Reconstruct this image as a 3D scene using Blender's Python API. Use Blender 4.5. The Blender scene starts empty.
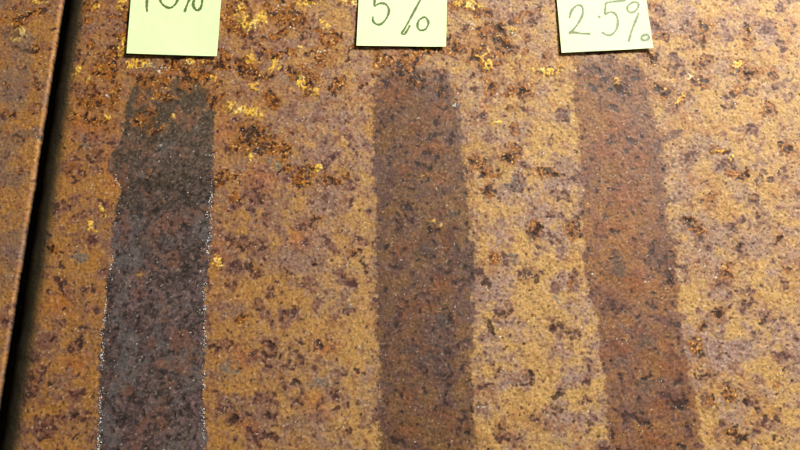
import bpy, math
import numpy as np
from mathutils import Matrix, Vector

# ------------------------------------------------------------------ camera, light, exposure
SC = bpy.context.scene
TILT = math.radians(14.3)
FPX = 700.0                      # focal length in photo pixels (photo is 800 wide)
DIST = 0.385
MM = 0.001

cam_data = bpy.data.cameras.new("camera")
cam_data.sensor_width = 36.0
cam_data.lens = 36.0 * FPX / 800.0
cam_data.clip_start = 0.01
cam_data.clip_end = 20
cam = bpy.data.objects.new("camera", cam_data)
SC.collection.objects.link(cam)
cam.location = (0, -DIST * math.sin(TILT), DIST * math.cos(TILT))
cam.rotation_euler = (TILT, 0, 0)
cam_data.dof.use_dof = True
cam_data.dof.focus_distance = DIST
cam_data.dof.aperture_fstop = 11.0
SC.camera = cam

world = bpy.data.worlds.new("World")
SC.world = world
world.use_nodes = True
bg = world.node_tree.nodes["Background"]
bg.inputs[0].default_value = (1.0, 0.93, 0.80, 1)
bg.inputs[1].default_value = 0.15


def area(name, loc, target, size, power, col):
    d = bpy.data.lights.new(name, 'AREA')
    d.shape = 'RECTANGLE'
    d.size, d.size_y = size
    d.energy = power
    d.color = col
    o = bpy.data.objects.new(name, d)
    o.location = loc
    o.rotation_euler = (Vector(target) - Vector(loc)).to_track_quat('-Z', 'Y').to_euler()
    SC.collection.objects.link(o)
    return o


area("window_light", (0.74, 0.76, 0.66), (0.04, 0.03, 0), (0.28, 0.28), 36.0, (1.0, 0.965, 0.85))

SC.view_settings.view_transform = 'Standard'
SC.view_settings.look = 'None'
SC.view_settings.exposure = 0.0
SC.view_settings.gamma = 1.0
SC.view_settings.use_curve_mapping = False

# ------------------------------------------------------------------ photo pixel <-> plate plane
ct, st = math.cos(TILT), math.sin(TILT)
CY, CZ = -DIST * st, DIST * ct


def p2w(px, py, z=0.0):
    a = (np.asarray(px, float) - 400) / FPX
    b = -(np.asarray(py, float) - 225) / FPX
    dy = b * ct + st
    dz = b * st - ct
    t = (z - CZ) / dz
    return a * t, CY + dy * t


def w2p(X, Y):
    yy, zz = Y - CY, 0 - CZ
    cy = yy * ct + zz * st
    cz = -yy * st + zz * ct
    return 400 + FPX * X / -cz, 225 - FPX * cy / -cz


# ------------------------------------------------------------------ periodic noise fields
ST = 0.46 * MM                   # grid step on the plate
NX, NY = 1280, 1024
_fx = np.fft.rfftfreq(NX)[None, :]
_fy = np.fft.fftfreq(NY)[:, None]
_f2 = (_fx * _fx + _fy * _fy)


def gn(seed, sig, sig2=None, stretch=1.0):
    """gaussian-filtered periodic noise, sigma in photo pixels; sig2 = larger sigma taken away"""
    k = 0.55 * MM / ST
    r = np.random.default_rng(seed).standard_normal((NY, NX)).astype(np.float32)
    F = np.fft.rfft2(r)
    f2 = _fx * _fx * stretch * stretch + _fy * _fy / (stretch * stretch)
    H = np.exp(-2 * (math.pi * sig * k) ** 2 * f2)
    if sig2:
        H = H - np.exp(-2 * (math.pi * sig2 * k) ** 2 * f2)
    n = np.fft.irfft2(F * H, s=(NY, NX))
    return (n / n.std()).astype(np.float32)


def fr(seed, sig, oct_=3, g=0.6):
    n = sum(gn(seed * 17 + i, sig / 2 ** i) * g ** i for i in range(oct_))
    return n / n.std()


TEX = dict(
    patch=fr(1, 16, 4, .62), patch2=fr(2, 9, 3), big=gn(3, 60),
    warpx=fr(4, 9, 4, .75), warpy=fr(5, 9, 4, .75),
    pit=gn(6, 1.55, 5), pitc=fr(7, 12, 3), grain=gn(8, 0.55), grain2=gn(9, 1.0),
    crust=fr(10, 2.3, 3, .7), hue=gn(11, 1.5), hue2=gn(12, 3.5), tiny=gn(13, 0.3),
    amb=fr(14, 1.9, 3, .8), roll=gn(15, 5), glint=gn(16, 0.45), clump=fr(20, 4.2, 2), clump2=fr(21, 11, 3), clump3=gn(22, 2.6), spk=gn(18, .95, 2.6), spk2=gn(19, .7, 1.8), strk=gn(17, 2.2, 9, 0.45),
)


def sm(x, a, b):
    t = np.clip((x - a) / (b - a), 0, 1)
    return t * t * (3 - 2 * t)


# ------------------------------------------------------------------ features read off the plate
# kind: Y yellow crust, A amber crust with dark pits, D dark pits, K black hole, M mauve patch, O ochre patch,
#       G grey scale, W white glints and pale spots, painted bright, R orange tint
F = '''
Y 40 3 8 6|Y 20 35 6 8|D 20 10 9 4|A 17 22 6 5|A 90 3 8 7|Y 92 1 4 4|Y 122 3 4 8|Y 120 45 5 10|Y 74 74 4 4|Y 86 80 4 3
D 72 62 9 7|D 100 58 9 8|A 106 70 12 8|A 90 100 14 9|D 80 88 10 6|A 112 95 9 9|Y 141 64 9 7|G 150 65 7 5|W 160 69 7 4|A 150 82 14 6
A 175 70 16 6|A 200 62 14 6|W 105 97 5 4|D 125 22 5 10|A 126 15 3 8|A 195 78 14 6|Y 190 62 5 3
Y 240 12 7 7|Y 250 21 10 6|Y 262 18 4 7|D 250 33 9 8|A 281 8 12 8|W 280 6 8 5|W 291 27 5 3|D 305 35 8 6|K 304 38 4 3|Y 323 25 4 5|A 330 38 9 5|A 325 55 10 8
W 322 52 5 4|Y 253 60 4 5|Y 253 82 6 6|A 250 70 10 8|Y 275 67 4 8|K 281 68 3 3|G 290 78 6 6|Y 300 83 5 7|A 310 86 12 9|Y 318 91 4 7|D 266 55 8 5|D 250 47 7 6
Y 237 110 14 5|Y 252 114 8 4|Y 232 106 6 4|Y 308 0 14 2|Y 350 1 14 3|A 205 62 10 5|A 230 22 8 10|Y 303 48 4 2|A 268 78 6 5|W 352 3 8 2
M 290 45 15 12|O 335 18 10 9|O 295 60 12 8|M 225 50 12 9|M 330 72 8 5|A 290 18 16 9
A 75 117 9 6|Y 108 116 6 3|A 100 122 14 5|D 95 158 10 8|D 86 142 8 7|G 82 142 5 7|D 77 176 6 5|K 86 176 3 4|W 86 191 4 2|O 65 185 9 12|D 60 208 9 7|D 76 216 8 5
Y 103 213 5 4|D 106 208 8 6|R 90 130 20 14|R 110 170 9 22|A 143 119 7 6|A 152 131 6 5|Y 168 122 3 4|A 148 172 5 6|A 160 99 9 5|Y 152 101 4 3
W 160 145 2 2|O 100 190 10 14|G 82 150 5 5
Y 235 114 12 4|A 250 134 14 10|A 262 145 18 10|K 249 130 7 4|K 262 148 6 5|D 230 147 7 6|Y 253 157 4 5|W 278 132 5 3|A 281 150 7 8|K 289 135 3 3|R 288 133 4 3
O 340 142 7 7|A 305 180 10 7|K 301 184 6 4|Y 319 171 5 5|A 312 173 8 6|A 334 181 8 5|K 334 183 5 4|A 347 172 6 4|A 222 180 7 6|A 237 178 5 4|K 222 182 4 3
D 255 195 9 8|D 233 205 5 4|D 266 217 6 5|A 318 215 5 4|O 370 180 6 10|G 275 165 8 6|M 322 155 12 10|M 330 200 16 12|D 345 165 3 3|O 360 215 8 12
D 355 155 4 5|D 315 157 3 3|R 220 130 10 14|R 260 180 18 14|M 240 165 10 6|A 286 168 5 4|A 235 198 6 4
O 550 140 15 14|O 480 143 11 8|A 513 156 9 8|K 508 157 4 4|Y 514 157 3 3|A 480 166 9 8|A 488 174 8 4|A 550 172 11 5|K 556 174 4 3|A 490 190 7 7|K 484 192 3 4|A 513 129 4 4
G 565 116 4 3|D 482 117 10 6|M 475 120 14 9|O 535 180 14 9|O 566 205 12 14|G 516 187 9 6|M 560 182 10 6|O 505 165 10 8|M 470 215 8 9|M 520 130 12 6|O 500 210 14 9|R 408 176 9 8
R 435 181 18 5|Y 425 180 3 2|G 448 218 8 6|D 405 205 9 6|O 495 122 10 5|Y 497 121 4 3|M 530 216 14 8|D 520 192 5 2
D 675 133 5 3|A 715 150 6 4|Y 714 149 4 3|K 721 153 4 4|Y 730 157 4 5|A 741 177 8 6|K 746 176 4 5|D 692 158 7 8|D 725 166 8 6|M 690 165 10 12|M 728 165 14 9|M 750 197 12 9
D 735 112 7 5|D 747 130 8 6|A 785 147 5 5|K 786 148 3 4|A 689 220 10 4|K 690 220 6 3|A 712 196 5 5|D 757 217 6 4|O 672 150 10 8|O 700 122 18 12|O 770 185 14 20|O 705 196 12 7|O 730 210 12 8
M 700 180 10 7|D 762 178 6 8|M 700 115 8 9|D 752 205 5 5|O 672 210 5 10|D 705 184 4 6|M 780 200 6 6
A 55 245 6 5|D 64 280 7 12|K 63 285 5 5|G 80 252 8 8|O 95 262 9 14|D 93 290 8 7|K 62 265 4 4|Y 90 227 3 5|D 90 240 6 6|W 77 332 2 2|K 84 331 6 3|R 60 300 14 20|O 70 320 14 12
R 148 276 8 6|Y 146 275 3 3|R 170 265 9 6|G 173 280 7 6|G 192 318 9 12|G 115 320 6 6|R 160 310 7 7|G 120 262 9 8|G 137 250 7 6
Y 220 262 7 8|Y 218 255 3 3|R 219 256 11 14|D 243 245 12 8|D 262 247 9 8|K 243 250 4 3|D 252 271 6 7|K 252 270 4 5|D 232 287 8 7|D 271 290 8 6|D 315 264 6 4|K 315 264 4 3|A 358 252 7 4
K 366 268 5 5|D 366 280 7 3|D 292 313 6 5|K 291 312 4 3|D 310 285 6 5|A 246 318 8 4|O 338 253 9 10|R 302 240 10 9|O 250 290 12 8|O 355 322 14 14|O 370 250 4 9|M 290 265 18 14
M 230 310 10 10|M 322 300 14 10|D 303 229 8 4|D 316 227 5 5|D 279 268 3 3|D 327 245 3 4|D 348 310 6 4|G 348 309 5 4|D 350 280 4 8|O 280 245 6 8|O 290 300 18 7|M 345 290 9 8
O 485 255 8 13|O 520 243 11 12|O 552 270 12 10|O 576 262 9 14|O 533 307 17 11|O 510 330 9 9|M 490 290 14 16|M 500 238 9 8|A 498 257 6 6|A 533 228 8 7|K 536 229 4 4|A 571 229 7 6
D 531 273 9 9|K 537 281 4 4|K 488 283 5 5|K 490 325 6 6|D 502 314 6 7|M 560 278 11 9|G 557 297 5 6|G 512 262 5 8|D 550 314 6 4|D 560 330 10 7|K 553 326 3 3|D 571 331 6 8|A 572 281 4 3
W 549 285 1.5 1.5|Y 436 228 4 4|K 429 236 6 4|G 425 255 10 11|R 440 285 12 9|R 406 250 9 8|R 442 248 6 7|G 452 275 9 8|R 410 310 9 9|G 445 320 9 9|D 450 312 6 6|K 450 318 4 3|R 430 310 10 6|D 472 250 4 6
M 480 232 5 5|D 510 308 4 7|M 505 305 10 12|O 495 325 4 6|M 545 232 9 7|D 555 240 4 4|O 542 255 6 6
G 618 270 11 9|R 636 245 10 8|D 655 250 9 9|D 673 273 7 13|W 673 273 3 3|K 671 287 3 5|K 637 290 5 5|D 616 305 7 6|R 640 280 12 12|R 610 230 14 8|M 660 262 9 9|A 697 228 7 5|K 696 227 4 3
M 713 235 10 9|D 735 247 7 8|K 735 246 4 5|D 777 243 5 6|K 777 243 3 4|A 730 270 6 8|O 752 262 11 13|O 770 295 12 10|O 688 298 8 11|M 697 268 11 14|D 745 290 9 5|D 725 306 9 4|A 718 311 9 6
K 719 313 4 4|D 765 320 9 8|D 749 306 6 3|A 700 326 5 6|W 715 275 4 4|O 740 333 18 8|O 715 245 5 4|D 700 241 5 5|M 725 290 10 8|A 784 266 3 5|D 783 285 3 6|M 782 235 7 14|O 680 240 7 12|O 735 230 8 8
M 772 275 6 6|D 784 320 3 4
D 50 340 7 3|K 50 340 4 2|D 78 345 9 7|K 81 343 3 5|O 82 370 14 10|K 53 383 4 3|D 73 390 9 7|O 60 405 12 5|D 54 416 12 9|D 75 418 10 7|K 75 416 4 4|K 87 427 4 5|O 55 442 16 9|O 90 400 6 14
D 30 385 12 14|D 38 372 8 8|R 80 360 14 8|R 125 388 10 7|R 157 400 10 9|G 145 440 9 9|G 125 372 11 11|G 113 395 6 8|G 190 380 6 12|D 165 420 9 8|R 140 345 9 6|R 177 345 8 6|G 115 435 8 8
D 267 350 10 9|K 268 347 5 3|K 274 359 5 5|D 225 343 9 6|K 213 348 5 3|D 300 359 6 7|D 300 380 6 5|K 301 380 5 4|D 320 345 5 6|K 320 345 4 5|D 298 401 7 6|D 232 417 8 8|K 233 415 5 5
D 266 415 7 6|K 264 416 5 4|K 276 414 4 4|D 270 434 7 8|K 270 433 4 4|D 252 435 7 8|D 357 369 3 4|K 357 369 2 3|D 345 430 8 4|G 320 382 10 6|R 330 350 9 7|O 247 389 12 8|O 275 393 9 7|O 212 357 6 8
R 240 355 12 9|O 350 423 16 9|O 368 440 8 10|O 353 363 8 10|R 318 405 9 12|G 228 367 10 7|M 260 430 16 14|M 365 375 6 9|M 310 430 16 12|D 336 395 5 9|O 355 390 6 8|M 365 405 8 9|K 290 350 4 3
D 254 353 5 5|O 215 440 10 9|R 245 425 8 8|D 300 440 5 5|W 225 400 2 3|M 235 400 9 8
O 520 346 18 7|O 480 352 5 8|M 500 350 8 10|M 515 382 16 10|D 528 375 7 6|K 528 377 4 4|K 557 395 5 4|D 558 409 6 6|K 559 410 4 4|W 488 400 6 3|M 488 398 9 12|O 515 410 16 12|O 541 395 7 10|O 576 403 9 10
O 593 392 7 10|O 492 432 12 14|D 504 436 8 6|K 508 439 5 3|K 500 433 3 4|D 584 385 4 8|D 585 402 4 6|K 584 399 2 3|M 565 352 11 12|M 572 425 12 8|D 500 372 6 4|M 550 415 14 8|M 575 375 14 8|D 570 343 3 3
R 405 430 9 10|R 410 395 8 9|R 442 415 12 8|D 446 380 9 8|G 425 365 12 8|D 423 369 4 3|G 410 350 9 5|D 468 422 4 8|K 447 381 3 3|O 540 435 12 8|D 487 385 10 4|M 478 380 5 10|O 583 350 8 8
K 485 401 5 1.5|K 476 409 4 2|O 590 430 9 8|D 537 415 5 4|O 568 440 8 6|M 510 440 9 6
R 620 345 12 7|R 675 370 12 9|G 645 345 11 9|D 623 378 4 5|G 645 385 10 7|K 650 380 4 3|D 620 410 6 6|D 642 403 6 5|K 682 400 6 6|D 684 400 8 8|K 645 424 5 5|D 645 425 8 9|D 611 435 6 6|D 692 428 5 6
K 692 427 3 3|D 684 445 7 5|R 665 405 10 9|R 655 440 14 8|G 625 360 10 8|D 632 415 9 6|A 697 346 6 8|D 703 376 7 5|K 702 375 4 3|O 722 383 11 8|O 737 373 7 6|O 775 403 11 10|K 693 375 2 5|A 711 401 4 4
A 728 392 5 5|M 724 352 14 10|M 752 353 11 9|D 775 356 6 8|D 783 369 4 5|D 750 405 9 8|K 745 402 3 4|K 757 413 3 4|D 782 415 4 7|D 770 425 9 5|D 757 431 6 4|K 740 445 5 4|A 743 438 5 5|D 720 424 5 5
A 731 430 6 5|O 775 380 10 8|O 705 415 8 16|O 710 440 10 8|M 720 435 8 9|A 775 389 4 4|M 740 415 14 8|O 765 445 18 6|M 705 360 9 6|O 755 370 12 4|M 765 400 9 6
Y 465 2 10 5|Y 478 5 6 3|A 463 4 12 6|D 510 19 5 5|D 533 22 9 6|D 467 32 7 5|W 472 27 4 4|A 492 36 13 8|K 495 31 4 4|W 511 31 4 3|G 511 30 5 4|Y 514 29 4 5|K 504 45 6 4|A 500 45 9 7|A 430 51 12 5|A 455 50 9 5
K 455 50 4 3|A 478 56 9 7|K 475 54 4 3|Y 488 57 6 8|A 487 66 6 6|A 490 86 9 6|K 490 85 5 4|A 520 90 9 6|K 522 91 5 3|Y 541 73 5 4|Y 550 71 4 4|Y 560 68 4 6|D 546 66 5 5|O 562 82 6 6|O 560 105 12 9|R 480 105 6 6
G 457 102 9 5|W 457 100 4 2|A 408 60 12 8|M 545 50 14 10|M 500 66 12 8|M 465 45 10 8|O 530 100 14 9|M 515 90 22 4|O 520 60 12 6|Y 428 50 4 3|O 475 20 9 9|A 380 60 9 6|M 545 92 8 8
D 603 3 7 4|Y 608 9 5 2|D 686 26 6 6|A 698 37 6 6|K 698 36 4 4|A 703 25 6 5|A 746 34 6 6|A 749 43 6 5|K 746 36 3 3|Y 736 66 7 4|A 740 68 9 6|A 751 74 10 6|K 751 73 6 3|A 738 92 6 6|A 660 91 8 6
K 661 91 4 3|A 679 95 6 7|Y 677 92 3 4|A 650 60 6 5|K 650 60 3 3|D 703 62 9 6|W 690 74 5 4|A 700 82 12 5|D 716 89 5 3|D 781 47 5 7|M 655 75 8 9|M 690 15 14 9|M 672 25 12 9|M 768 40 9 8|O 660 110 8 6
O 770 62 9 8|O 705 8 22 5|O 700 48 14 6|M 690 100 18 9|A 773 75 5 5|M 765 88 9 9|M 720 70 12 7|O 755 100 9 7|A 660 37 6 5|D 620 90 7 7|D 590 66 9 5|D 605 76 8 6|A 620 95 8 6|K 617 92 4 4|Y 618 86 3 4
A 651 8 6 4|A 658 37 7 4|D 672 66 6 5|D 730 38 3 3|M 750 20 10 8|D 781 8 4 5|O 740 50 10 6|O 775 25 8 10|O 670 48 12 6
R 395 92 14 12|R 440 108 14 10|R 420 130 12 10|D 388 80 8 6|D 440 75 9 6|D 398 110 7 5|R 430 150 14 8|D 595 85 9 7|D 630 82 8 6|D 610 110 9 6|R 620 130 16 12|R 600 150 12 14|R 640 160 14 12|D 630 145 6 5|R 625 200 16 14|D 400 150 6 5|D 450 140 7 7|A 415 82 9 6|A 445 88 7 5|A 398 72 8 6|A 592 72 8 5|A 628 72 7 5|A 515 110 6 4|A 700 60 8 5|A 770 110 7 5|A 270 100 10 7|A 215 100 9 7|A 340 85 8 6|Y 212 78 5 4
'''
FEAT = []
for ln in F.replace('\n', '|').split('|'):
    q = ln.split()
    if q:
        FEAT.append((q[0], *map(float, q[1:])))

# outlines of the three treated strips, (y, left x, right x) in photo pixels
S1 = [(76, 150, 178), (82, 138, 200), (90, 130, 208), (112, 126, 215), (135, 122, 215), (150, 114, 214), (163, 107, 214), (172, 110, 213),
      (188, 118, 213), (224, 113, 211), (240, 112, 210), (262, 111, 209), (280, 107, 208), (300, 105, 206), (337, 101, 206), (400, 99, 205),
      (450, 97, 205), (700, 80, 205)]
S2 = [(64, 388, 430), (70, 378, 444), (80, 375, 450), (100, 374, 456), (115, 373, 460), (130, 373, 463), (155, 373, 465), (200, 374, 469),
      (224, 374, 471), (260, 375, 476), (300, 375, 474), (337, 377, 473), (400, 378, 474), (450, 378, 477), (700, 384, 500)]
S3 = [(54, 574, 634), (62, 570, 643), (80, 571, 648), (100, 573, 653), (138, 576, 661), (160, 578, 663), (200, 580, 667), (224, 582, 671), (260, 584, 676), (285, 588, 681), (300, 591, 680), (337, 599, 685),
      (380, 603, 693), (400, 604, 697), (450, 607, 702), (700, 624, 735)]

# gap line: right edge of the raised neighbour plate
GX0, GY0 = p2w(62.5, 0)
GX1, GY1 = p2w(9, 337)
GSL = (GX1 - GX0) / (GY1 - GY0)


def gapx(Y):
    return GX0 + (Y - GY0) * GSL


def axis(lo, hi, out_lo, out_hi, step):
    a = list(np.arange(lo, hi + step / 2, step))
    s, x = step, a[-1]
    while x < out_hi:
        s *= 1.09
        x += s
        a.append(x)
    s, x, b = step, a[0], []
    while x > out_lo:
        s *= 1.09
        x -= s
        b.append(x)
    return np.array(b[::-1] + a)


def tex(U, V):
    """integer lookups of every noise field for grid coordinates"""
    iu = np.round(U / ST).astype(int) % NX
    iv = np.round(V / ST).astype(int) % NY
    ix = np.ix_(iv, iu)
    return {k: t[ix] for k, t in TEX.items()}


def L(r, g, b):
    c = np.array([r, g, b]) / 255.0
    return np.where(c <= .04045, c / 12.92, ((c + .055) / 1.055) ** 2.4)


def mix(c, col, m):
    return c + (np.asarray(col, float) - c) * m[..., None]


def surface(X, Y, T, left):
    """colour, height, roughness and masks for plate points"""
    PX, PY = w2p(X, Y)
    wx = PX + T['warpx'] * 2.6
    wy = PY + T['warpy'] * 2.6
    m = {k: np.zeros(X.shape, np.float32) for k in 'YADKMOGWR'}
    cid = np.full(X.shape, -1, int)
    ci = 0
    for f in FEAT:
        k, x, y, rx, ry = f
        rr = {'A': 1.22, 'D': 1.12, 'K': 1.1, 'Y': 1.12}.get(k, 1.0)
        sel = (np.abs(wx - x) < rx * 2.2) & (np.abs(wy - y) < ry * 2.2)
        iy, ixx = np.nonzero(sel)
        if len(iy) == 0:
            if k == 'Y':
                ci += 1
            continue
        sl = (slice(iy.min(), iy.max() + 1), slice(ixx.min(), ixx.max() + 1))
        d2 = ((wx[sl] - x) / (rx * rr)) ** 2 + ((wy[sl] - y) / (ry * rr)) ** 2
        v = np.exp(-d2 * (1.0 if k in 'MORG' else 1.25))
        m[k][sl] = np.maximum(m[k][sl], v) if k != 'O' else np.minimum(1, m[k][sl] + v)
        if k == 'Y':
            cid[sl] = np.where((v > 0.42), ci, cid[sl])
            ci += 1
    leftness = sm(PX, 520, 130)
    upper = sm(PY, 230, 90)
    # --- base rust: ochre against mauve
    mv = sm(T['patch'] * .42 + T['patch2'] * .36 + T['clump'] * .42 + T['hue2'] * .28 + (m['M'] - m['O']) * 2.0 + .1 + T['hue'] * .45 + T['grain2'] * .25 + T['grain'] * .1, -1.5, 1.5)
    och = mix(np.broadcast_to(L(190, 148, 88), X.shape + (3,)), L(164, 112, 50), leftness * .95)
    mau = mix(np.broadcast_to(L(156, 125, 113), X.shape + (3,)), L(130, 94, 76), leftness * .9)
    c = och + (mau - och) * mv[..., None]
    c = mix(c, L(172, 134, 74), np.clip(T['big'] * .15 + .12, 0, 1) * (1 - leftness))
    c = mix(c, L(174, 124, 64), sm(T['clump2'] + T['hue'] * .4, .1, 2.0) * .6)
    rust = sm(T['hue2'] * .5 + T['hue'] * .8 + T['grain2'] * .5 + leftness * .6 + upper * .3, .7, 2.5)
    c = mix(c, L(150, 92, 48), rust * .6)
    c = mix(c, L(172, 96, 34), m['R'] * .55)
    h = T['roll'] * .05 + T['grain2'] * .045 + T['grain'] * .055 + T['hue2'] * .045 - .035 * np.clip(T['spk'], 0, 3)
    # purple brown mottling, thickest inside the mauve patches
    mo = sm(T['clump'] * .6 + T['hue'] * .55 + T['spk'] * .4 + mv * .9, 1.0, 2.6)
    c = mix(c, L(104, 68, 62), mo * .55)
    # --- grey scale
    g = sm(m['G'] + T['grain2'] * .22, .3, .85)
    c = mix(c, L(112, 104, 96), g * .8)
    # --- scattered small dark pits everywhere, denser in clusters
    cl = sm(T['clump'] + .25 * T['pitc'], 1.0, 1.8)
    Dm = sm(m['D'] + T['clump3'] * .16, .22, .62)
    dens = np.clip(Dm + .8 * cl + .25 * sm(T['pitc'], .2, 1.6), 0, 1)
    pit = sm(T['pit'] * .8 + T['spk2'] * .35 + dens * 1.75, 1.45, 2.35)
    halo = np.clip(Dm * .9 + cl * .6, 0, 1)
    c = mix(c, L(118, 70, 58), halo * .55)
    c = mix(c, L(70, 36, 32), pit * .88)
    h -= pit * .16
    # --- amber crust with dark hollows
    m['A'] = np.maximum(m['A'], .72 * sm(T['clump'] - T['pitc'] * .2, .7, 1.4) * (sm(PY, 125, 60) * sm(PX, 640, 420) + .6 * sm(PY, 250, 120) * sm(PX, 130, 60)))
    am = sm(m['A'] * 1.15 + (T['clump3'] * .2 + T['pit'] * .17) * sm(m['A'], .05, .3), .2, .55)
    c = mix(c, L(146, 92, 44), sm(m['A'], .02, .4) * .6)
    a = T['amb']
    rdg = np.exp(-(a / .42) ** 2)
    amc = mix(np.broadcast_to(L(118, 66, 24), X.shape + (3,)), L(62, 31, 17), sm(a, .1, 1.1))
    amc = mix(amc, L(150, 92, 36), sm(-a, .2, 1.4))
    amc = mix(amc, L(214, 138, 44), rdg * sm(T['hue'] + T['grain2'] * .4, -.9, 1.0) * .8)
    amc = mix(amc, L(236, 196, 108), sm(T['spk'] + rdg, 1.9, 2.7) * .8)
    amc = mix(amc, L(40, 19, 12), sm(T['pit'] + a * .4, .7, 1.7) * .9)
    c = mix(c, amc, am * .95)
    h += am * (rdg * .14 - .08 * sm(a, .1, 1.1) + T['grain2'] * .03)
    k = sm(m['K'] + T['grain2'] * .17 + T['pit'] * .07, .3, .68)
    c = mix(c, L(46, 23, 14), k * .85)
    h -= k * .28
    # --- yellow crust
    yc = sm(m['Y'] + (T['crust'] * .26 + T['spk'] * .14) * sm(m['Y'], .08, .3), .34, .60)
    yr = np.exp(-((T['crust'] - .1) / .75) ** 2)
    ycc = mix(np.broadcast_to(L(176, 116, 36), X.shape + (3,)), L(240, 196, 70), yr)
    ycc = mix(ycc, L(242, 226, 150), yr * sm(T['hue2'] + T['grain2'] * .5, .2, 1.6) * .8)
    ycc = mix(ycc, L(86, 48, 18), sm(np.abs(T['crust'] - .1), 1.0, 1.8) * .85)
    ycc = mix(ycc, L(70, 38, 16), sm(T['pit'], 1.2, 2.0) * .8)
    c = mix(c, ycc, yc * (.93 - .35 * sm(T['grain2'], .6, 1.6)))
    h += yc * (.06 + .20 * yr + .03 * T['grain2'])
    # --- strips
    stripid = np.full(X.shape, -1, int)
    edge = {}
    tr = np.zeros(X.shape, np.float32)
    for i, S in enumerate((S1, S2, S3)):
        A = np.array(S, float)
        e1 = T['warpx'] * .8 + T['clump3'] * (.9, 1.1, 1.1)[i] + T['grain2'] * (.9, 1.3, 1.4)[i]
        lx = np.interp(PY, A[:, 0], A[:, 1])
        rx = np.interp(PY, A[:, 0], A[:, 2])
        top = A[0, 0] + T['warpy'] * 4 + T['clump3'] * 2
        d = np.minimum(np.minimum(PX - lx, rx - PX) + e1, (PY - top) * .8)
        if i == 2:   # blot running out from the right edge
            bl_ = 1.6 * (4.6 - np.hypot((PX - 675) / 1.9, PY - 134 + (PX - 675) * .25) + T['clump3'] * .5)
            b2_ = 1.5 * (4.5 - np.hypot((PX - 665) / 1.7, PY - 139))
            d = np.maximum(d, np.maximum(bl_, b2_))
        stripid[d > 0] = i
        edge[i] = d
        soft = sm(d, -.6, 1.2) if i == 0 else sm(d, -1.0, 3.0)
        fade = sm(PY, A[0, 0] - 2, A[0, 0] + (26, 30, 22)[i])   # the wash is thinner at its upper end
        if i == 0:
            lum = c.mean(-1, keepdims=True)
            upz = sm(PY + T['patch'] * 34 + T['clump'] * 16, 290, 130)[..., None]
            base = (L(92, 73, 74) * (1 - upz) + L(70, 58, 49) * upz) * (0.55 + lum / .22 * .38)
            n = T['grain'] * .5 + T['hue'] * .5
            base = base * (1 + .22 * np.clip(T['clump3'], -2, 2) + .12 * np.clip(T['clump'], -2, 2))[..., None]
            base = base * (1 + .42 * np.clip(n, -2, 2.4))[..., None]
            base = mix(base, L(132, 122, 114), sm(T['spk'] * .8 + T['patch'] * .5 + sm(PX, 160, 205) * sm(PY, 240, 310) * .8, .6, 2.2) * .5)
            base = mix(base, L(118, 80, 62), sm(T['clump2'] * .8 + T['clump'] * .7 + T['hue'] * .5 + m['R'] * 2.2, .4, 2.2) * .7)
            base = mix(base, L(98, 94, 96), sm(T['patch2'] + T['hue'] * .5 + m['G'] * 1.5 + sm(PY, 200, 420) * .5, .9, 2.6) * .6)
            base = mix(base, L(96, 78, 56), sm(PY, 220, 110) * .35 + 0 * n)
            base = mix(base, L(34, 26, 25), sm(T['pit'] + T['grain2'] * .3 + cl * .8, .8, 2.2) * .8)
            keep = np.clip(am * .6 * sm(PY, 190, 130) + am * .25 + yc * .5 + (1 - fade) * .4 + sm(T['clump'], .2, 1.2) * .75 * sm(PY, 160, 105), 0, 1)
            soft = soft * (1 - keep * .85)
        elif i == 1:
            base = c * np.array([.40, .34, .37])
            gm = sm(T['patch2'] * .7 + T['hue'] * .45 + m['G'] * 2 - m['R'] * 1.6 + sm(np.abs(PX - (lx + rx) / 2), 22, 44) * 1.0, -.2, 1.7)
            base = mix(base, L(88, 66, 64), gm * .38)
            base = mix(base, L(132, 84, 46), sm(m['R'] + T['hue2'] * .25, .2, .9) * .42)
            base = mix(base, L(44, 28, 26), sm(T['pit'] + T['grain'] * .3 + cl * .7 + Dm * 1.1, 1.0, 2.3) * .8)
            base = base * (1 + .20 * np.clip(T['grain'] * .6 + T['hue'] * .5, -2, 2))[..., None]
            soft = soft * (1 - (1 - fade) * .4) * (1 - yc * .8) * (1 - .7 * sm(T['clump'], .1, 1.2) * sm(PY, 112, 80))
        else:
            base = c * np.array([.55, .405, .35])
            gm = sm(T['patch2'] * .7 + T['hue'] * .45 + m['G'] * 2 - m['R'] * 1.6, .2, 2.0)
            base = mix(base, L(108, 80, 72), gm * .35)
            base = mix(base, L(134, 82, 46), sm(m['R'] + T['hue2'] * .25, .2, .9) * .42)
            base = mix(base, L(52, 30, 28), sm(T['pit'] + T['grain'] * .3 + cl * .6 + Dm * 1.2, 1.1, 2.4) * .8)
            base = base * (1 + .16 * np.clip(T['grain'] * .6 + T['hue'] * .5, -2, 2))[..., None]
            soft = soft * (1 - (1 - fade) * .35) * (1 - yc * .6)
        c = c + (base - c) * soft[..., None]
        tr = np.maximum(tr, soft)
    h = h * (1 - .35 * tr)
    # --- fine speckle
    nost = 1 - tr * .35
    c = mix(c, L(108, 66, 48), sm(T['spk'] + mv * .35 + .5 * m['D'], .85, 1.9) * .45 * nost * (1 - yc) * (1 - am))
    c = mix(c, L(60, 34, 30), sm(T['spk2'] + .5 * m['D'] + mv * .2, 1.5, 2.4) * .70 * (1 - yc))
    c = mix(c, L(212, 184, 150), sm(-T['spk'] + T['grain'] * .4, 1.3, 2.6) * .26 * (1 - .5 * tr))
    sp = np.clip(T['grain'] * .6 + T['grain2'] * .45 + T['tiny'] * .5, -2.2, 2.6)
    c = c * (1 + .135 * sp)[..., None]
    c = mix(c, L(222, 205, 176), sm(T['glint'], 2.5, 3.2) * .6 * (1 - .6 * tr))  # tiny scattered glints painted as pale colour
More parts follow.
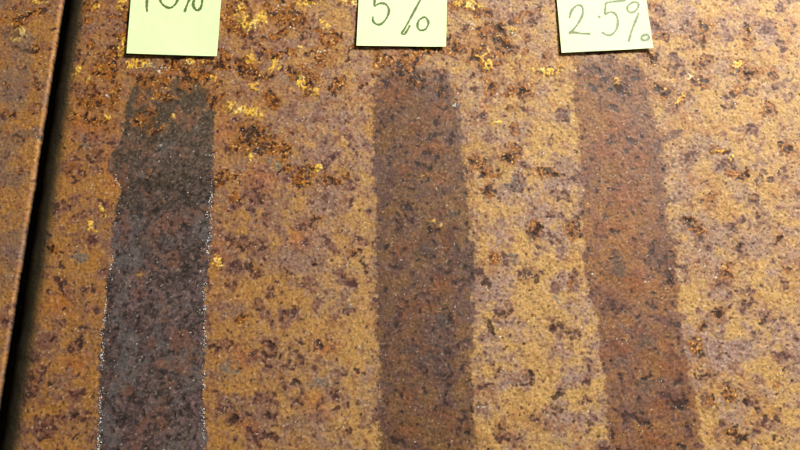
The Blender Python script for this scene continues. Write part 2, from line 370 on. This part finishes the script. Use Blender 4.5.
    w = sm(m['W'] + T['glint'] * .22, .45, .8) * sm(T['glint'] + T['grain2'] * .3, .5, 1.5) * .8
    c = mix(c, L(240, 232, 214), w * .85)  # W highlights and pale spots painted near-white
    h += w * .2
    c = c * .88
    rough = .66 - am * (.22 - .20 * sm(PX, 330, 480)) + .2 * k - .25 * w - .06 * tr
    return np.clip(c, .004, .95), h * MM, np.clip(rough, .2, .9), stripid, cid, yc, m, edge


# ------------------------------------------------------------------ materials
def rust_material():
    mt = bpy.data.materials.new("rusted_steel")
    mt.use_nodes = True
    nt = mt.node_tree
    b = nt.nodes["Principled BSDF"]
    N = nt.nodes.new
    at = N("ShaderNodeAttribute"); at.attribute_name = "rust_colour"
    ar = N("ShaderNodeAttribute"); ar.attribute_name = "rust_rough"
    tc = N("ShaderNodeTexCoord")
    n1 = N("ShaderNodeTexNoise"); n1.inputs["Scale"].default_value = 1500; n1.inputs["Detail"].default_value = 4
    n1.inputs["Roughness"].default_value = .7
    nt.links.new(tc.outputs["Object"], n1.inputs["Vector"])
    mr = N("ShaderNodeMapRange")
    mr.inputs[1].default_value = .3; mr.inputs[2].default_value = .7
    mr.inputs[3].default_value = .80; mr.inputs[4].default_value = 1.20
    nt.links.new(n1.outputs[0], mr.inputs[0])
    mx = N("ShaderNodeVectorMath"); mx.operation = 'SCALE'
    nt.links.new(at.outputs["Color"], mx.inputs[0])
    nt.links.new(mr.outputs[0], mx.inputs["Scale"])
    nt.links.new(mx.outputs[0], b.inputs["Base Color"])
    n2 = N("ShaderNodeTexNoise"); n2.inputs["Scale"].default_value = 2400; n2.inputs["Detail"].default_value = 3
    nt.links.new(tc.outputs["Object"], n2.inputs["Vector"])
    bp = N("ShaderNodeBump"); bp.inputs["Strength"].default_value = .6; bp.inputs["Distance"].default_value = .00022
    nt.links.new(n2.outputs[0], bp.inputs["Height"])
    nt.links.new(bp.outputs[0], b.inputs["Normal"])
    nt.links.new(ar.outputs["Fac"], b.inputs["Roughness"])
    b.inputs["Specular IOR Level"].default_value = .4
    return mt


def plain(name, col, rough=.6, noise=None, spec=.5, metal=0.0):
    mt = bpy.data.materials.new(name)
    mt.use_nodes = True
    nt = mt.node_tree
    b = nt.nodes["Principled BSDF"]
    b.inputs["Roughness"].default_value = rough
    b.inputs["Specular IOR Level"].default_value = spec
    b.inputs["Metallic"].default_value = metal
    n = nt.nodes.new("ShaderNodeTexNoise")
    n.inputs["Scale"].default_value = noise[0] if noise else 50
    n.inputs["Detail"].default_value = 5
    tc = nt.nodes.new("ShaderNodeTexCoord")
    nt.links.new(tc.outputs["Object"], n.inputs["Vector"])
    r = nt.nodes.new("ShaderNodeValToRGB")
    a = noise[1] if noise else .05
    col = np.array(col)
    r.color_ramp.elements[0].position = .3
    r.color_ramp.elements[1].position = .7
    r.color_ramp.elements[0].color = (*(col * (1 - a)), 1)
    r.color_ramp.elements[1].color = (*np.minimum(col * (1 + a), 1), 1)
    nt.links.new(n.outputs[0], r.inputs[0])
    nt.links.new(r.outputs[0], b.inputs["Base Color"])
    if noise and len(noise) > 2:
        bp = nt.nodes.new("ShaderNodeBump")
        bp.inputs["Distance"].default_value = noise[2]
        bp.inputs["Strength"].default_value = .5
        nt.links.new(n.outputs[0], bp.inputs["Height"])
        nt.links.new(bp.outputs[0], b.inputs["Normal"])
    return mt


RUST = rust_material()


def link(name, me, parent=None, **props):
    o = bpy.data.objects.new(name, me)
    SC.collection.objects.link(o)
    if parent:
        o.parent = parent
    for k, v in props.items():
        o[k] = v
    return o


def raw_mesh(name, co, loops, sizes, mat, smooth=True):
    me = bpy.data.meshes.new(name)
    me.vertices.add(len(co))
    me.vertices.foreach_set("co", np.ascontiguousarray(co, dtype=np.float32).ravel())
    me.loops.add(len(loops))
    me.loops.foreach_set("vertex_index", np.ascontiguousarray(loops, dtype=np.int32))
    n = len(sizes)
    me.polygons.add(n)
    st_ = np.concatenate([[0], np.cumsum(sizes)[:-1]]).astype(np.int32)
    me.polygons.foreach_set("loop_start", st_)
    me.update(calc_edges=True)
    me.polygons.foreach_set("use_smooth", np.full(n, smooth))
    me.materials.append(mat)
    return me


def sub_grid(name, co, col, rough, quads, mat):
    """mesh from the chosen quads of one shared height field"""
    used, inv = np.unique(quads.ravel(), return_inverse=True)
    me = raw_mesh(name, co[used], inv, np.full(len(quads), 4), mat)
    ca = me.attributes.new("rust_colour", 'FLOAT_COLOR', 'POINT')
    rgba = np.ones((len(used), 4), np.float32)
    rgba[:, :3] = col[used]
    ca.data.foreach_set("color", rgba.ravel())
    ra = me.attributes.new("rust_rough", 'FLOAT', 'POINT')
    ra.data.foreach_set("value", rough[used].astype(np.float32))
    return me


def quads_of(nv, nu):
    i = np.arange(nv * nu).reshape(nv, nu)
    return np.stack([i[:-1, :-1], i[:-1, 1:], i[1:, 1:], i[1:, :-1]], -1)


_, YB = p2w(400, 470)
_, YT = p2w(400, -22)
YT = YT + 25 * MM
V = axis(YB, YT, YB - .12, YT + .14, ST)
XR, _ = p2w(868, 0)

# ------------------------------------------------------------------ the bench far below the gap
bm_co = np.array([(-.8, -.7, -.035), (.8, -.7, -.035), (.8, .8, -.035), (-.8, .8, -.035)])
bench = link("bench_top", raw_mesh("bench_top", bm_co, [0, 1, 2, 3], [4], plain("dark_bench", (.10, .07, .035), .8, (160, .5, .001))),
             kind="structure")

# ------------------------------------------------------------------ the main plate
U = axis(13 * MM, XR - GX0, 13 * MM, .62, ST)
U_roll = np.arange(.5 * MM, 13 * MM - ST / 4, ST)
U = np.concatenate([U_roll, U[U > 13 * MM - ST / 2]])
T = tex(U, V)
UU, VV = np.meshgrid(U, V)
XX, YY = gapx(VV) + UU, VV
col, hh, rough, sid, cid, yc, msk, edg = surface(XX, YY, T, False)
# rolled-over edge along the gap
PXg, PYg = w2p(XX, YY)
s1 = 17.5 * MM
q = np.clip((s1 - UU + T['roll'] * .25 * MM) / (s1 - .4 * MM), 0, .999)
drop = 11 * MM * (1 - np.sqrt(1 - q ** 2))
edge_shade = sm(q, .05, .7)
hh2 = hh * (1 - .55 * edge_shade)
col = mix(col, L(92, 84, 48), edge_shade * .8)  # soft olive shade towards the gap, mixed into the rust colour
col = mix(col, L(40, 35, 20), sm(q, .10, .55) * .95)  # deeper part of the same painted shade
Z = hh2 - drop
co = np.stack([XX, YY, Z], -1).reshape(-1, 3)
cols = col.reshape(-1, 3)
ro = rough.ravel()
nv, nu = XX.shape
Q = quads_of(nv, nu)
s_q = sid[:-1, :-1]
c_q = np.where((yc > .35), cid, -1)[:-1, :-1]
c_q = np.where(s_q >= 0, -1, c_q)
main_q = Q[(s_q < 0) & (c_q < 0)]
# turned-down lip below the rolled edge
lip = np.arange(nv) * nu
n0 = len(co)
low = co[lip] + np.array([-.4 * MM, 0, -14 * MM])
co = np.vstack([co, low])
cols = np.vstack([cols, cols[lip] * .5])  # lip carries the painted edge shade on, darker still
ro = np.concatenate([ro, ro[lip]])
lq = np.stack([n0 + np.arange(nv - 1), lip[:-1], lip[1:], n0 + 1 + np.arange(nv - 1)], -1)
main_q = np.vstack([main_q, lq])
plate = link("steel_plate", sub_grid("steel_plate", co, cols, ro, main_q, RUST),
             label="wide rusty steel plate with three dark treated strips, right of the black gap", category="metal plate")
strip_lab = ["charcoal grey strip with silvery crusted edges, leftmost on the plate",
             "grey brown strip in the middle of the plate",
             "reddish brown strip with a small blot jutting from its right edge"]
strips = []
for i in range(3):
    strips.append(link("treated_strip", sub_grid("treated_strip", co, cols, ro, Q[s_q == i], RUST), plate, label=strip_lab[i]))
for k in np.unique(c_q[c_q >= 0]):
    qq = Q[c_q == k]
    if len(qq) > 3:
        link("rust_crust", sub_grid("rust_crust", co, cols, ro, qq, RUST), plate)
Zmain = Z

# ------------------------------------------------------------------ neighbour plate on the left
U2 = axis(-.05, 0, -.30, 0, ST)
U2 = U2[U2 <= ST / 2]
T2 = tex(U2 - .1, V + .07)
UU2, VV2 = np.meshgrid(U2, V)
X2, Y2 = gapx(VV2) + UU2, VV2
col2, h2, r2, sid2, cid2, yc2, m2, e2 = surface(X2, Y2, T2, True)
ed = np.clip(1 + UU2 / (1.6 * MM), 0, 1)
Z2 = h2 * (1 - ed * .5) + 1.2 * MM - ed ** 3 * .9 * MM
X2 = X2 + np.where(UU2 > -ST / 2, (T2['warpx'] * .12 + T2['grain2'] * .1) * MM, 0)
col2 = mix(col2, L(104, 92, 84), sm(T2['patch2'] + .2, 0, 1.6) * .35)
nv2, nu2 = X2.shape
co2 = np.stack([X2, Y2, Z2], -1).reshape(-1, 3)
Q2 = quads_of(nv2, nu2).reshape(-1, 4)
cc2, rr2 = col2.reshape(-1, 3), r2.ravel()
er = np.arange(nv2) * nu2 + nu2 - 1
n0 = len(co2)
w1 = co2[er] + np.array([-.15 * MM, 0, -3 * MM])
w2 = w1 + np.array([-40 * MM, 0, 0])
dk = np.broadcast_to(L(60, 44, 24), (nv2, 3))
co2 = np.vstack([co2, w1, w2])
cc2 = np.vstack([cc2, dk, dk])
rr2 = np.concatenate([rr2, np.full(2 * nv2, .8)])
j = np.arange(nv2 - 1)
Q2 = np.vstack([Q2, np.stack([er[:-1], n0 + j, n0 + j + 1, er[1:]], -1),
                np.stack([n0 + j, n0 + nv2 + j, n0 + nv2 + j + 1, n0 + j + 1], -1)])
cidl = np.where((yc2 > .35), cid2, -1)[:-1, :-1].ravel()
cidl = np.concatenate([cidl, np.full(len(Q2) - len(cidl), -1)])
plate2 = link("steel_plate", sub_grid("steel_plate", co2, cc2, rr2, Q2[cidl < 0], RUST),
              label="narrow piece of rusty plate at the left edge, beyond the black gap", category="metal plate")
for k in np.unique(cidl[cidl >= 0]):
    link("rust_crust", sub_grid("rust_crust", co2, cc2, rr2, Q2[cidl == k], RUST), plate2)


# ------------------------------------------------------------------ loose grains (real little crystals)
def plate_z(x, y):
    u = np.clip(np.searchsorted(U, x - gapx(y)), 0, nu - 1)
    v = np.clip(np.searchsorted(V, y), 0, nv - 1)
    return Zmain[v, u]


OCT = np.array([(1, 0, 0), (0, 1, 0), (-1, 0, 0), (0, -1, 0), (0, 0, 1), (0, 0, -1)], float)
OF = np.array([(0, 1, 4), (1, 2, 4), (2, 3, 4), (3, 0, 4), (1, 0, 5), (2, 1, 5), (3, 2, 5), (0, 3, 5)])


def grains(name, px, py, r, mat, parent, seed, **props):
    rg = np.random.default_rng(seed)
    n = len(px)
    x, y = p2w(px, py)
    z = plate_z(x, y)
    ang = rg.uniform(0, 6.28, n)
    tl = rg.uniform(-.8, .8, n)
    v = OCT[None] * (r[:, None, None] * rg.uniform(.55, 1.35, (n, 6, 1)))
    cx, sx = np.cos(tl)[:, None], np.sin(tl)[:, None]
    v = np.stack([v[..., 0], v[..., 1] * cx - v[..., 2] * sx, v[..., 1] * sx + v[..., 2] * cx], -1)
    ca_, sa_ = np.cos(ang)[:, None], np.sin(ang)[:, None]
    v = np.stack([v[..., 0] * ca_ - v[..., 1] * sa_, v[..., 0] * sa_ + v[..., 1] * ca_, v[..., 2]], -1)
    v = v + np.stack([x, y, z + r * .25], -1)[:, None]
    f = (OF[None] + 6 * np.arange(n)[:, None, None]).reshape(-1)
    me = raw_mesh(name, v.reshape(-1, 3), f, np.full(n * 8, 3), mat, smooth=False)
    return link(name, me, parent, **props)


rg = np.random.default_rng(77)
SILVER = plain("silvery_crystal", (.56, .56, .53), .38, (900, .35))


def edge_points(S, side, y0, y1, n, spread, clump):
    A = np.array(S, float)
    y = rg.uniform(y0, y1, n)
    keep = (np.sin(y / 7 + clump) + np.sin(y / 17.3 + clump * 2) * .8 + rg.normal(0, .5, n)) > -.35
    y = y[keep]
    x = np.interp(y, A[:, 0], A[:, 1 if side < 0 else 2]) - side * .4
    wv = spread * (.5 + .9 * np.abs(np.sin(y / 11 + clump)) + .5 * np.abs(np.sin(y / 4.1)))
    return x - side * np.abs(rg.normal(0, 1, len(y))) * wv + rg.normal(0, .5, len(y)), y


xs, ys = [], []
for args in ((S1, -1, 262, 500, 560, 1.1, 1), (S1, -1, 175, 262, 70, 1.6, 2), (S1, 1, 190, 500, 720, 1.3, 4), (S1, 1, 120, 190, 60, 2.0, 5)):
    a, b = edge_points(*args)
    xs.append(a); ys.append(b)
xs, ys = np.concatenate(xs), np.concatenate(ys)
grains("crystal_crust", xs, ys, (.13 + .36 * rg.uniform(0, 1, len(xs)) ** 2.2) * MM, SILVER, strips[0], 5, kind="stuff")
a, b = edge_points(S2, -1, 230, 470, 90, 1.3, 2)
a2, b2 = edge_points(S2, 1, 150, 470, 70, 1.8, 3)
grains("crystal_crust", np.concatenate([a, a2]), np.concatenate([b, b2]), rg.uniform(.12, .3, len(a) + len(a2)) * MM, SILVER, strips[1], 6, kind="stuff")
# glassy specks lodged in the amber, yellow and painted-glint patches
gx, gy, gr = [], [], []
for f in FEAT:
    if f[0] in 'AWY' and f[1] > 80 - f[2] * .12 + 8:
        n = int(f[3] * f[4] * {'A': .10, 'W': .2, 'Y': .02}[f[0]]) + 1
        gx += list(rg.normal(f[1], f[3] * .5, n)); gy += list(rg.normal(f[2], f[4] * .5, n))
        gr += list(rg.uniform(.10, .30, n))
n = 450
gx += list(rg.uniform(85, 830, n)); gy += list(rg.uniform(-10, 470, n)); gr += list(rg.uniform(.08, .22, n))
CL = plain("pale_grit", (.55, .46, .36), .25, (600, .5))
grains("grit", np.array(gx), np.array(gy), np.array(gr) * MM, CL, plate, 8, kind="stuff")
n = 2600
DK = plain("dark_grit", (.10, .055, .035), .45, (600, .6))
grains("grit", rg.uniform(85, 830, n), rg.uniform(-10, 470, n), rg.uniform(.10, .34, n) * MM, DK, plate, 9, kind="stuff")
OG = plain("orange_grit", (.36, .17, .05), .5, (600, .5))
n = 2600
grains("grit", rg.uniform(85, 830, n), rg.uniform(-10, 470, n), rg.uniform(.10, .34, n) * MM, OG, plate, 10, kind="stuff")

# ------------------------------------------------------------------ sticky notes with handwriting
PAPER = plain("pale_green_paper", (.70, .91, .49), .75, (180, .035, .00008), spec=.25)
INK = plain("green_grey_ink", (.12, .165, .06), .5, (900, .25))


def catmull(P, n=10):
    P = np.array(P, float)
    if len(P) < 3:
        t = np.linspace(0, 1, n)[:, None]
        return P[0] * (1 - t) + P[1] * t
    Q_ = np.vstack([2 * P[0] - P[1], P, 2 * P[-1] - P[-2]])
    out = []
    for i in range(1, len(Q_) - 2):
        for t in np.linspace(0, 1, n, endpoint=False):
            out.append(.5 * ((2 * Q_[i]) + (-Q_[i - 1] + Q_[i + 1]) * t + (2 * Q_[i - 1] - 5 * Q_[i] + 4 * Q_[i + 1] - Q_[i + 2]) * t * t
                             + (-Q_[i - 1] + 3 * Q_[i] - 3 * Q_[i + 1] + Q_[i + 2]) * t ** 3))
    out.append(Q_[-2])
    return np.array(out)


def note(bl, br, tl, tr, label, glyphs, lift):
    z0 = 1.3 * MM
    w = [np.array(p2w(*p, z0)) for p in (bl, br, tl, tr)]
    ex = (w[1] - w[0]); W = np.linalg.norm(ex); ex = ex / W
    dl = (w[2] - w[0]) / np.linalg.norm(w[2] - w[0])
    dr = (w[3] - w[1]) / np.linalg.norm(w[3] - w[1])
    H = 50 * MM
    org = (w[0] + w[1]) / 2

    def zf(s, t):
        # stuck down along the top, springing up at the free lower edge and corners
        return (.75 + lift[0] * (1 - t) ** 2.2 + lift[1] * (1 - t) ** 2 * (2 * s - 1) + .16 * np.sin(s * 5 + t * 3)
                + .35 * np.abs(2 * s - 1) ** 3 * (1 - t)) * MM

    def pos(s, t, dz=0.0):
        p = w[0] * (1 - s) + w[1] * s + (dl * (1 - s) + dr * s) * H * t
        return np.array([p[0] - org[0], p[1] - org[1], zf(s, t) + dz])

    ns, ntt = 28, 28
    top = [pos(i / ns, j_ / ntt, 0) for j_ in range(ntt + 1) for i in range(ns + 1)]
    bot = [p - np.array([0, 0, .09 * MM]) for p in top]
    co_ = np.array(top + bot)
    m1 = ns + 1
    nt_ = len(top)
    fs = []
    for j_ in range(ntt):
        for i in range(ns):
            a_ = j_ * m1 + i
            fs.append((a_, a_ + 1, a_ + 1 + m1, a_ + m1))
            fs.append((nt_ + a_, nt_ + a_ + m1, nt_ + a_ + 1 + m1, nt_ + a_ + 1))
    bt = nt_ * 2
    co_ = np.vstack([co_, co_])
    ring = [i for i in range(ns)] + [j_ * m1 + ns for j_ in range(ntt)] + [ntt * m1 + i for i in range(ns, 0, -1)] + [j_ * m1 for j_ in range(ntt, 0, -1)]
    for a_, b_ in zip(ring, ring[1:] + ring[:1]):
        fs.append((bt + a_, bt + nt_ + a_, bt + nt_ + b_, bt + b_))
    me = raw_mesh("sticky_note", co_, np.array(fs).ravel(), np.full(len(fs), 4), PAPER, smooth=False)
    me.polygons.foreach_set("use_smooth", np.array([k < 2 * ns * ntt for k in range(len(fs))]))
    o = link("sticky_note", me, label=label, category="sticky note", group="paper notes naming the strips")
    o.location = (org[0], org[1], 0)

    Minv = None

    def solve(x, y):
        s, t = .5, .5
        for _ in range(6):
            b0 = w[0] * (1 - s) + w[1] * s
            dd = dl * (1 - s) + dr * s
            p = b0 + dd * H * t
            J = np.array([[(w[1] - w[0])[0] + (dr - dl)[0] * H * t, dd[0] * H], [(w[1] - w[0])[1] + (dr - dl)[1] * H * t, dd[1] * H]])
            ds = np.linalg.solve(J, np.array([x, y]) - p)
            s += ds[0]; t += ds[1]
        return s, t

    jobs = []
    for gname, strokes in glyphs:
        if gname == "percent_sign":
            rings = [s_ for s_ in strokes if s_[1][0] == s_[1][-1]]
            jobs.append((gname, [s_ for s_ in strokes if s_ not in rings], False))
            jobs += [("ring", [s_], True) for s_ in rings]
        else:
            jobs.append((gname, strokes, False))
    last = None
    for gname, strokes, subp in jobs:
        vs, ff, sz = [], [], []
        for wd, pts in strokes:
            P = catmull(pts) if len(pts) > 1 else None
            if P is None:
                c0 = pts[0]
                b0 = len(vs)
                x0, y0 = p2w(c0[0], c0[1], z0)
                for a_ in range(10):
                    s, t = solve(x0 + wd * .55 * MM * math.cos(a_ * .628), y0 + wd * .5 * MM * math.sin(a_ * .628))
                    vs.append(pos(s, t, .05 * MM))
                ff += list(range(b0, b0 + 10)); sz.append(10)
                continue
            x, y = p2w(P[:, 0], P[:, 1], z0)
            C = np.stack([x, y], -1)
            tg = np.gradient(C, axis=0)
            tg /= np.linalg.norm(tg, axis=1, keepdims=True) + 1e-12
            nn = np.stack([-tg[:, 1], tg[:, 0]], -1)
            hw = wd * .43 * MM * (1 + .20 * np.sin(np.arange(len(C)) * .35 + len(pts)) + .12 * np.sin(np.arange(len(C)) * 1.3))
            hw[0] *= .5; hw[-1] *= .5
            b0 = len(vs)
            for c_, n_, h_ in zip(C, nn, hw):
                for sg in (-1, 1):
                    s, t = solve(*(c_ + n_ * h_ * sg))
                    vs.append(pos(s, t, (.05 + .004 * len(sz) % .03) * MM))
            for k in range(len(C) - 1):
                a_ = b0 + 2 * k
                ff += [a_, a_ + 2, a_ + 3, a_ + 1]; sz.append(4)
        me = raw_mesh(gname, np.array(vs), np.array(ff), np.array(sz), INK)
        g_ = link(gname, me, last if subp else o)
        last = last if subp else g_
    return o


note((127, 54), (217, 56.5), (130.5, 0), (221, 0), "green tinted note marked 10%, above the charcoal strip", [
    ("digit", [(1.6, [(143.5, -18), (147, -24), (147, -6), (146.6, 6), (147, 11.5)])]),
    ("digit", [(1.6, [(169, -24), (160, -14), (160, 0), (166, 6.5), (172, 6.5), (177, 0), (178.5, -12), (173, -23), (169, -24)])]),
    ("percent_sign", [(1.7, [(199, -26), (192, -8), (186.5, 5), (184.3, 11.5)]), (1.5, [(181, -20), (177.5, -15), (182, -10), (186, -16), (181, -20)]),
                      (1.8, [(201, -8), (195.5, -4), (193, 4), (196, 9.5), (200, 8), (202, 1), (201, -8)])]),
], (.9, -.2))
note((356.5, 46), (446, 47), (358.5, 0), (447, 0), "pale note marked 5%, above the middle strip", [
    ("digit", [(1.5, [(376, -12), (375, -4), (374.2, 6)]), (1.5, [(374.2, 6), (380, 3), (386, 4), (389, 10), (386.5, 18), (381, 24), (376, 24), (373, 20.5), (373, 16.5)]),
               (1.5, [(376, -12), (388, -14)])]),
    ("percent_sign", [(1.5, [(424, -8), (420, 0), (412, 15), (405, 28), (401.8, 33.2), (404.5, 34), (408, 29), (410, 25)]),
                      (1.4, [(401, -14), (396, -9), (400, -3), (405, -8), (401, -14)]),
                      (1.5, [(424, 16.5), (419, 20), (417.5, 26), (420, 30), (425.5, 29), (428.5, 23), (426.5, 18), (424, 16.5)])]),
], (.8, .15))
note((561.5, 53), (653, 48.5), (557, 0), (646.5, 0), "pale note marked 2.5%, above the reddish brown strip", [
    ("digit", [(1.5, [(569.5, 18), (572, 10), (577.5, 5), (582, 6), (583, 13), (579, 22), (573, 30), (569.5, 33), (575, 32.5), (582, 33.5), (590.5, 33.8)])]),
    ("decimal_point", [(1.6, [(599.5, 16.5)])]),
    ("digit", [(1.5, [(606, 2.5), (605.5, 8), (605, 14)]), (1.5, [(605, 14), (611, 11.5), (616, 14), (618, 20), (617, 28), (612.5, 34), (607, 35), (602, 32)]),
               (1.5, [(606, 2.5), (614, 1), (626, 0)])]),
    ("percent_sign", [(1.5, [(639, 12.5), (636, 20), (632, 30), (628.5, 42)]),
                      (1.4, [(633.5, 1.5), (628.5, 5), (627.5, 9), (630.5, 12), (635, 11), (638.5, 6.5), (638, 2.5), (633.5, 1.5)]),
                      (1.7, [(645, 34.5), (641.5, 37), (642, 39.8), (645.5, 40.5), (648.6, 38.5), (648, 35.5), (645, 34.5)])]),
], (.8, .3))
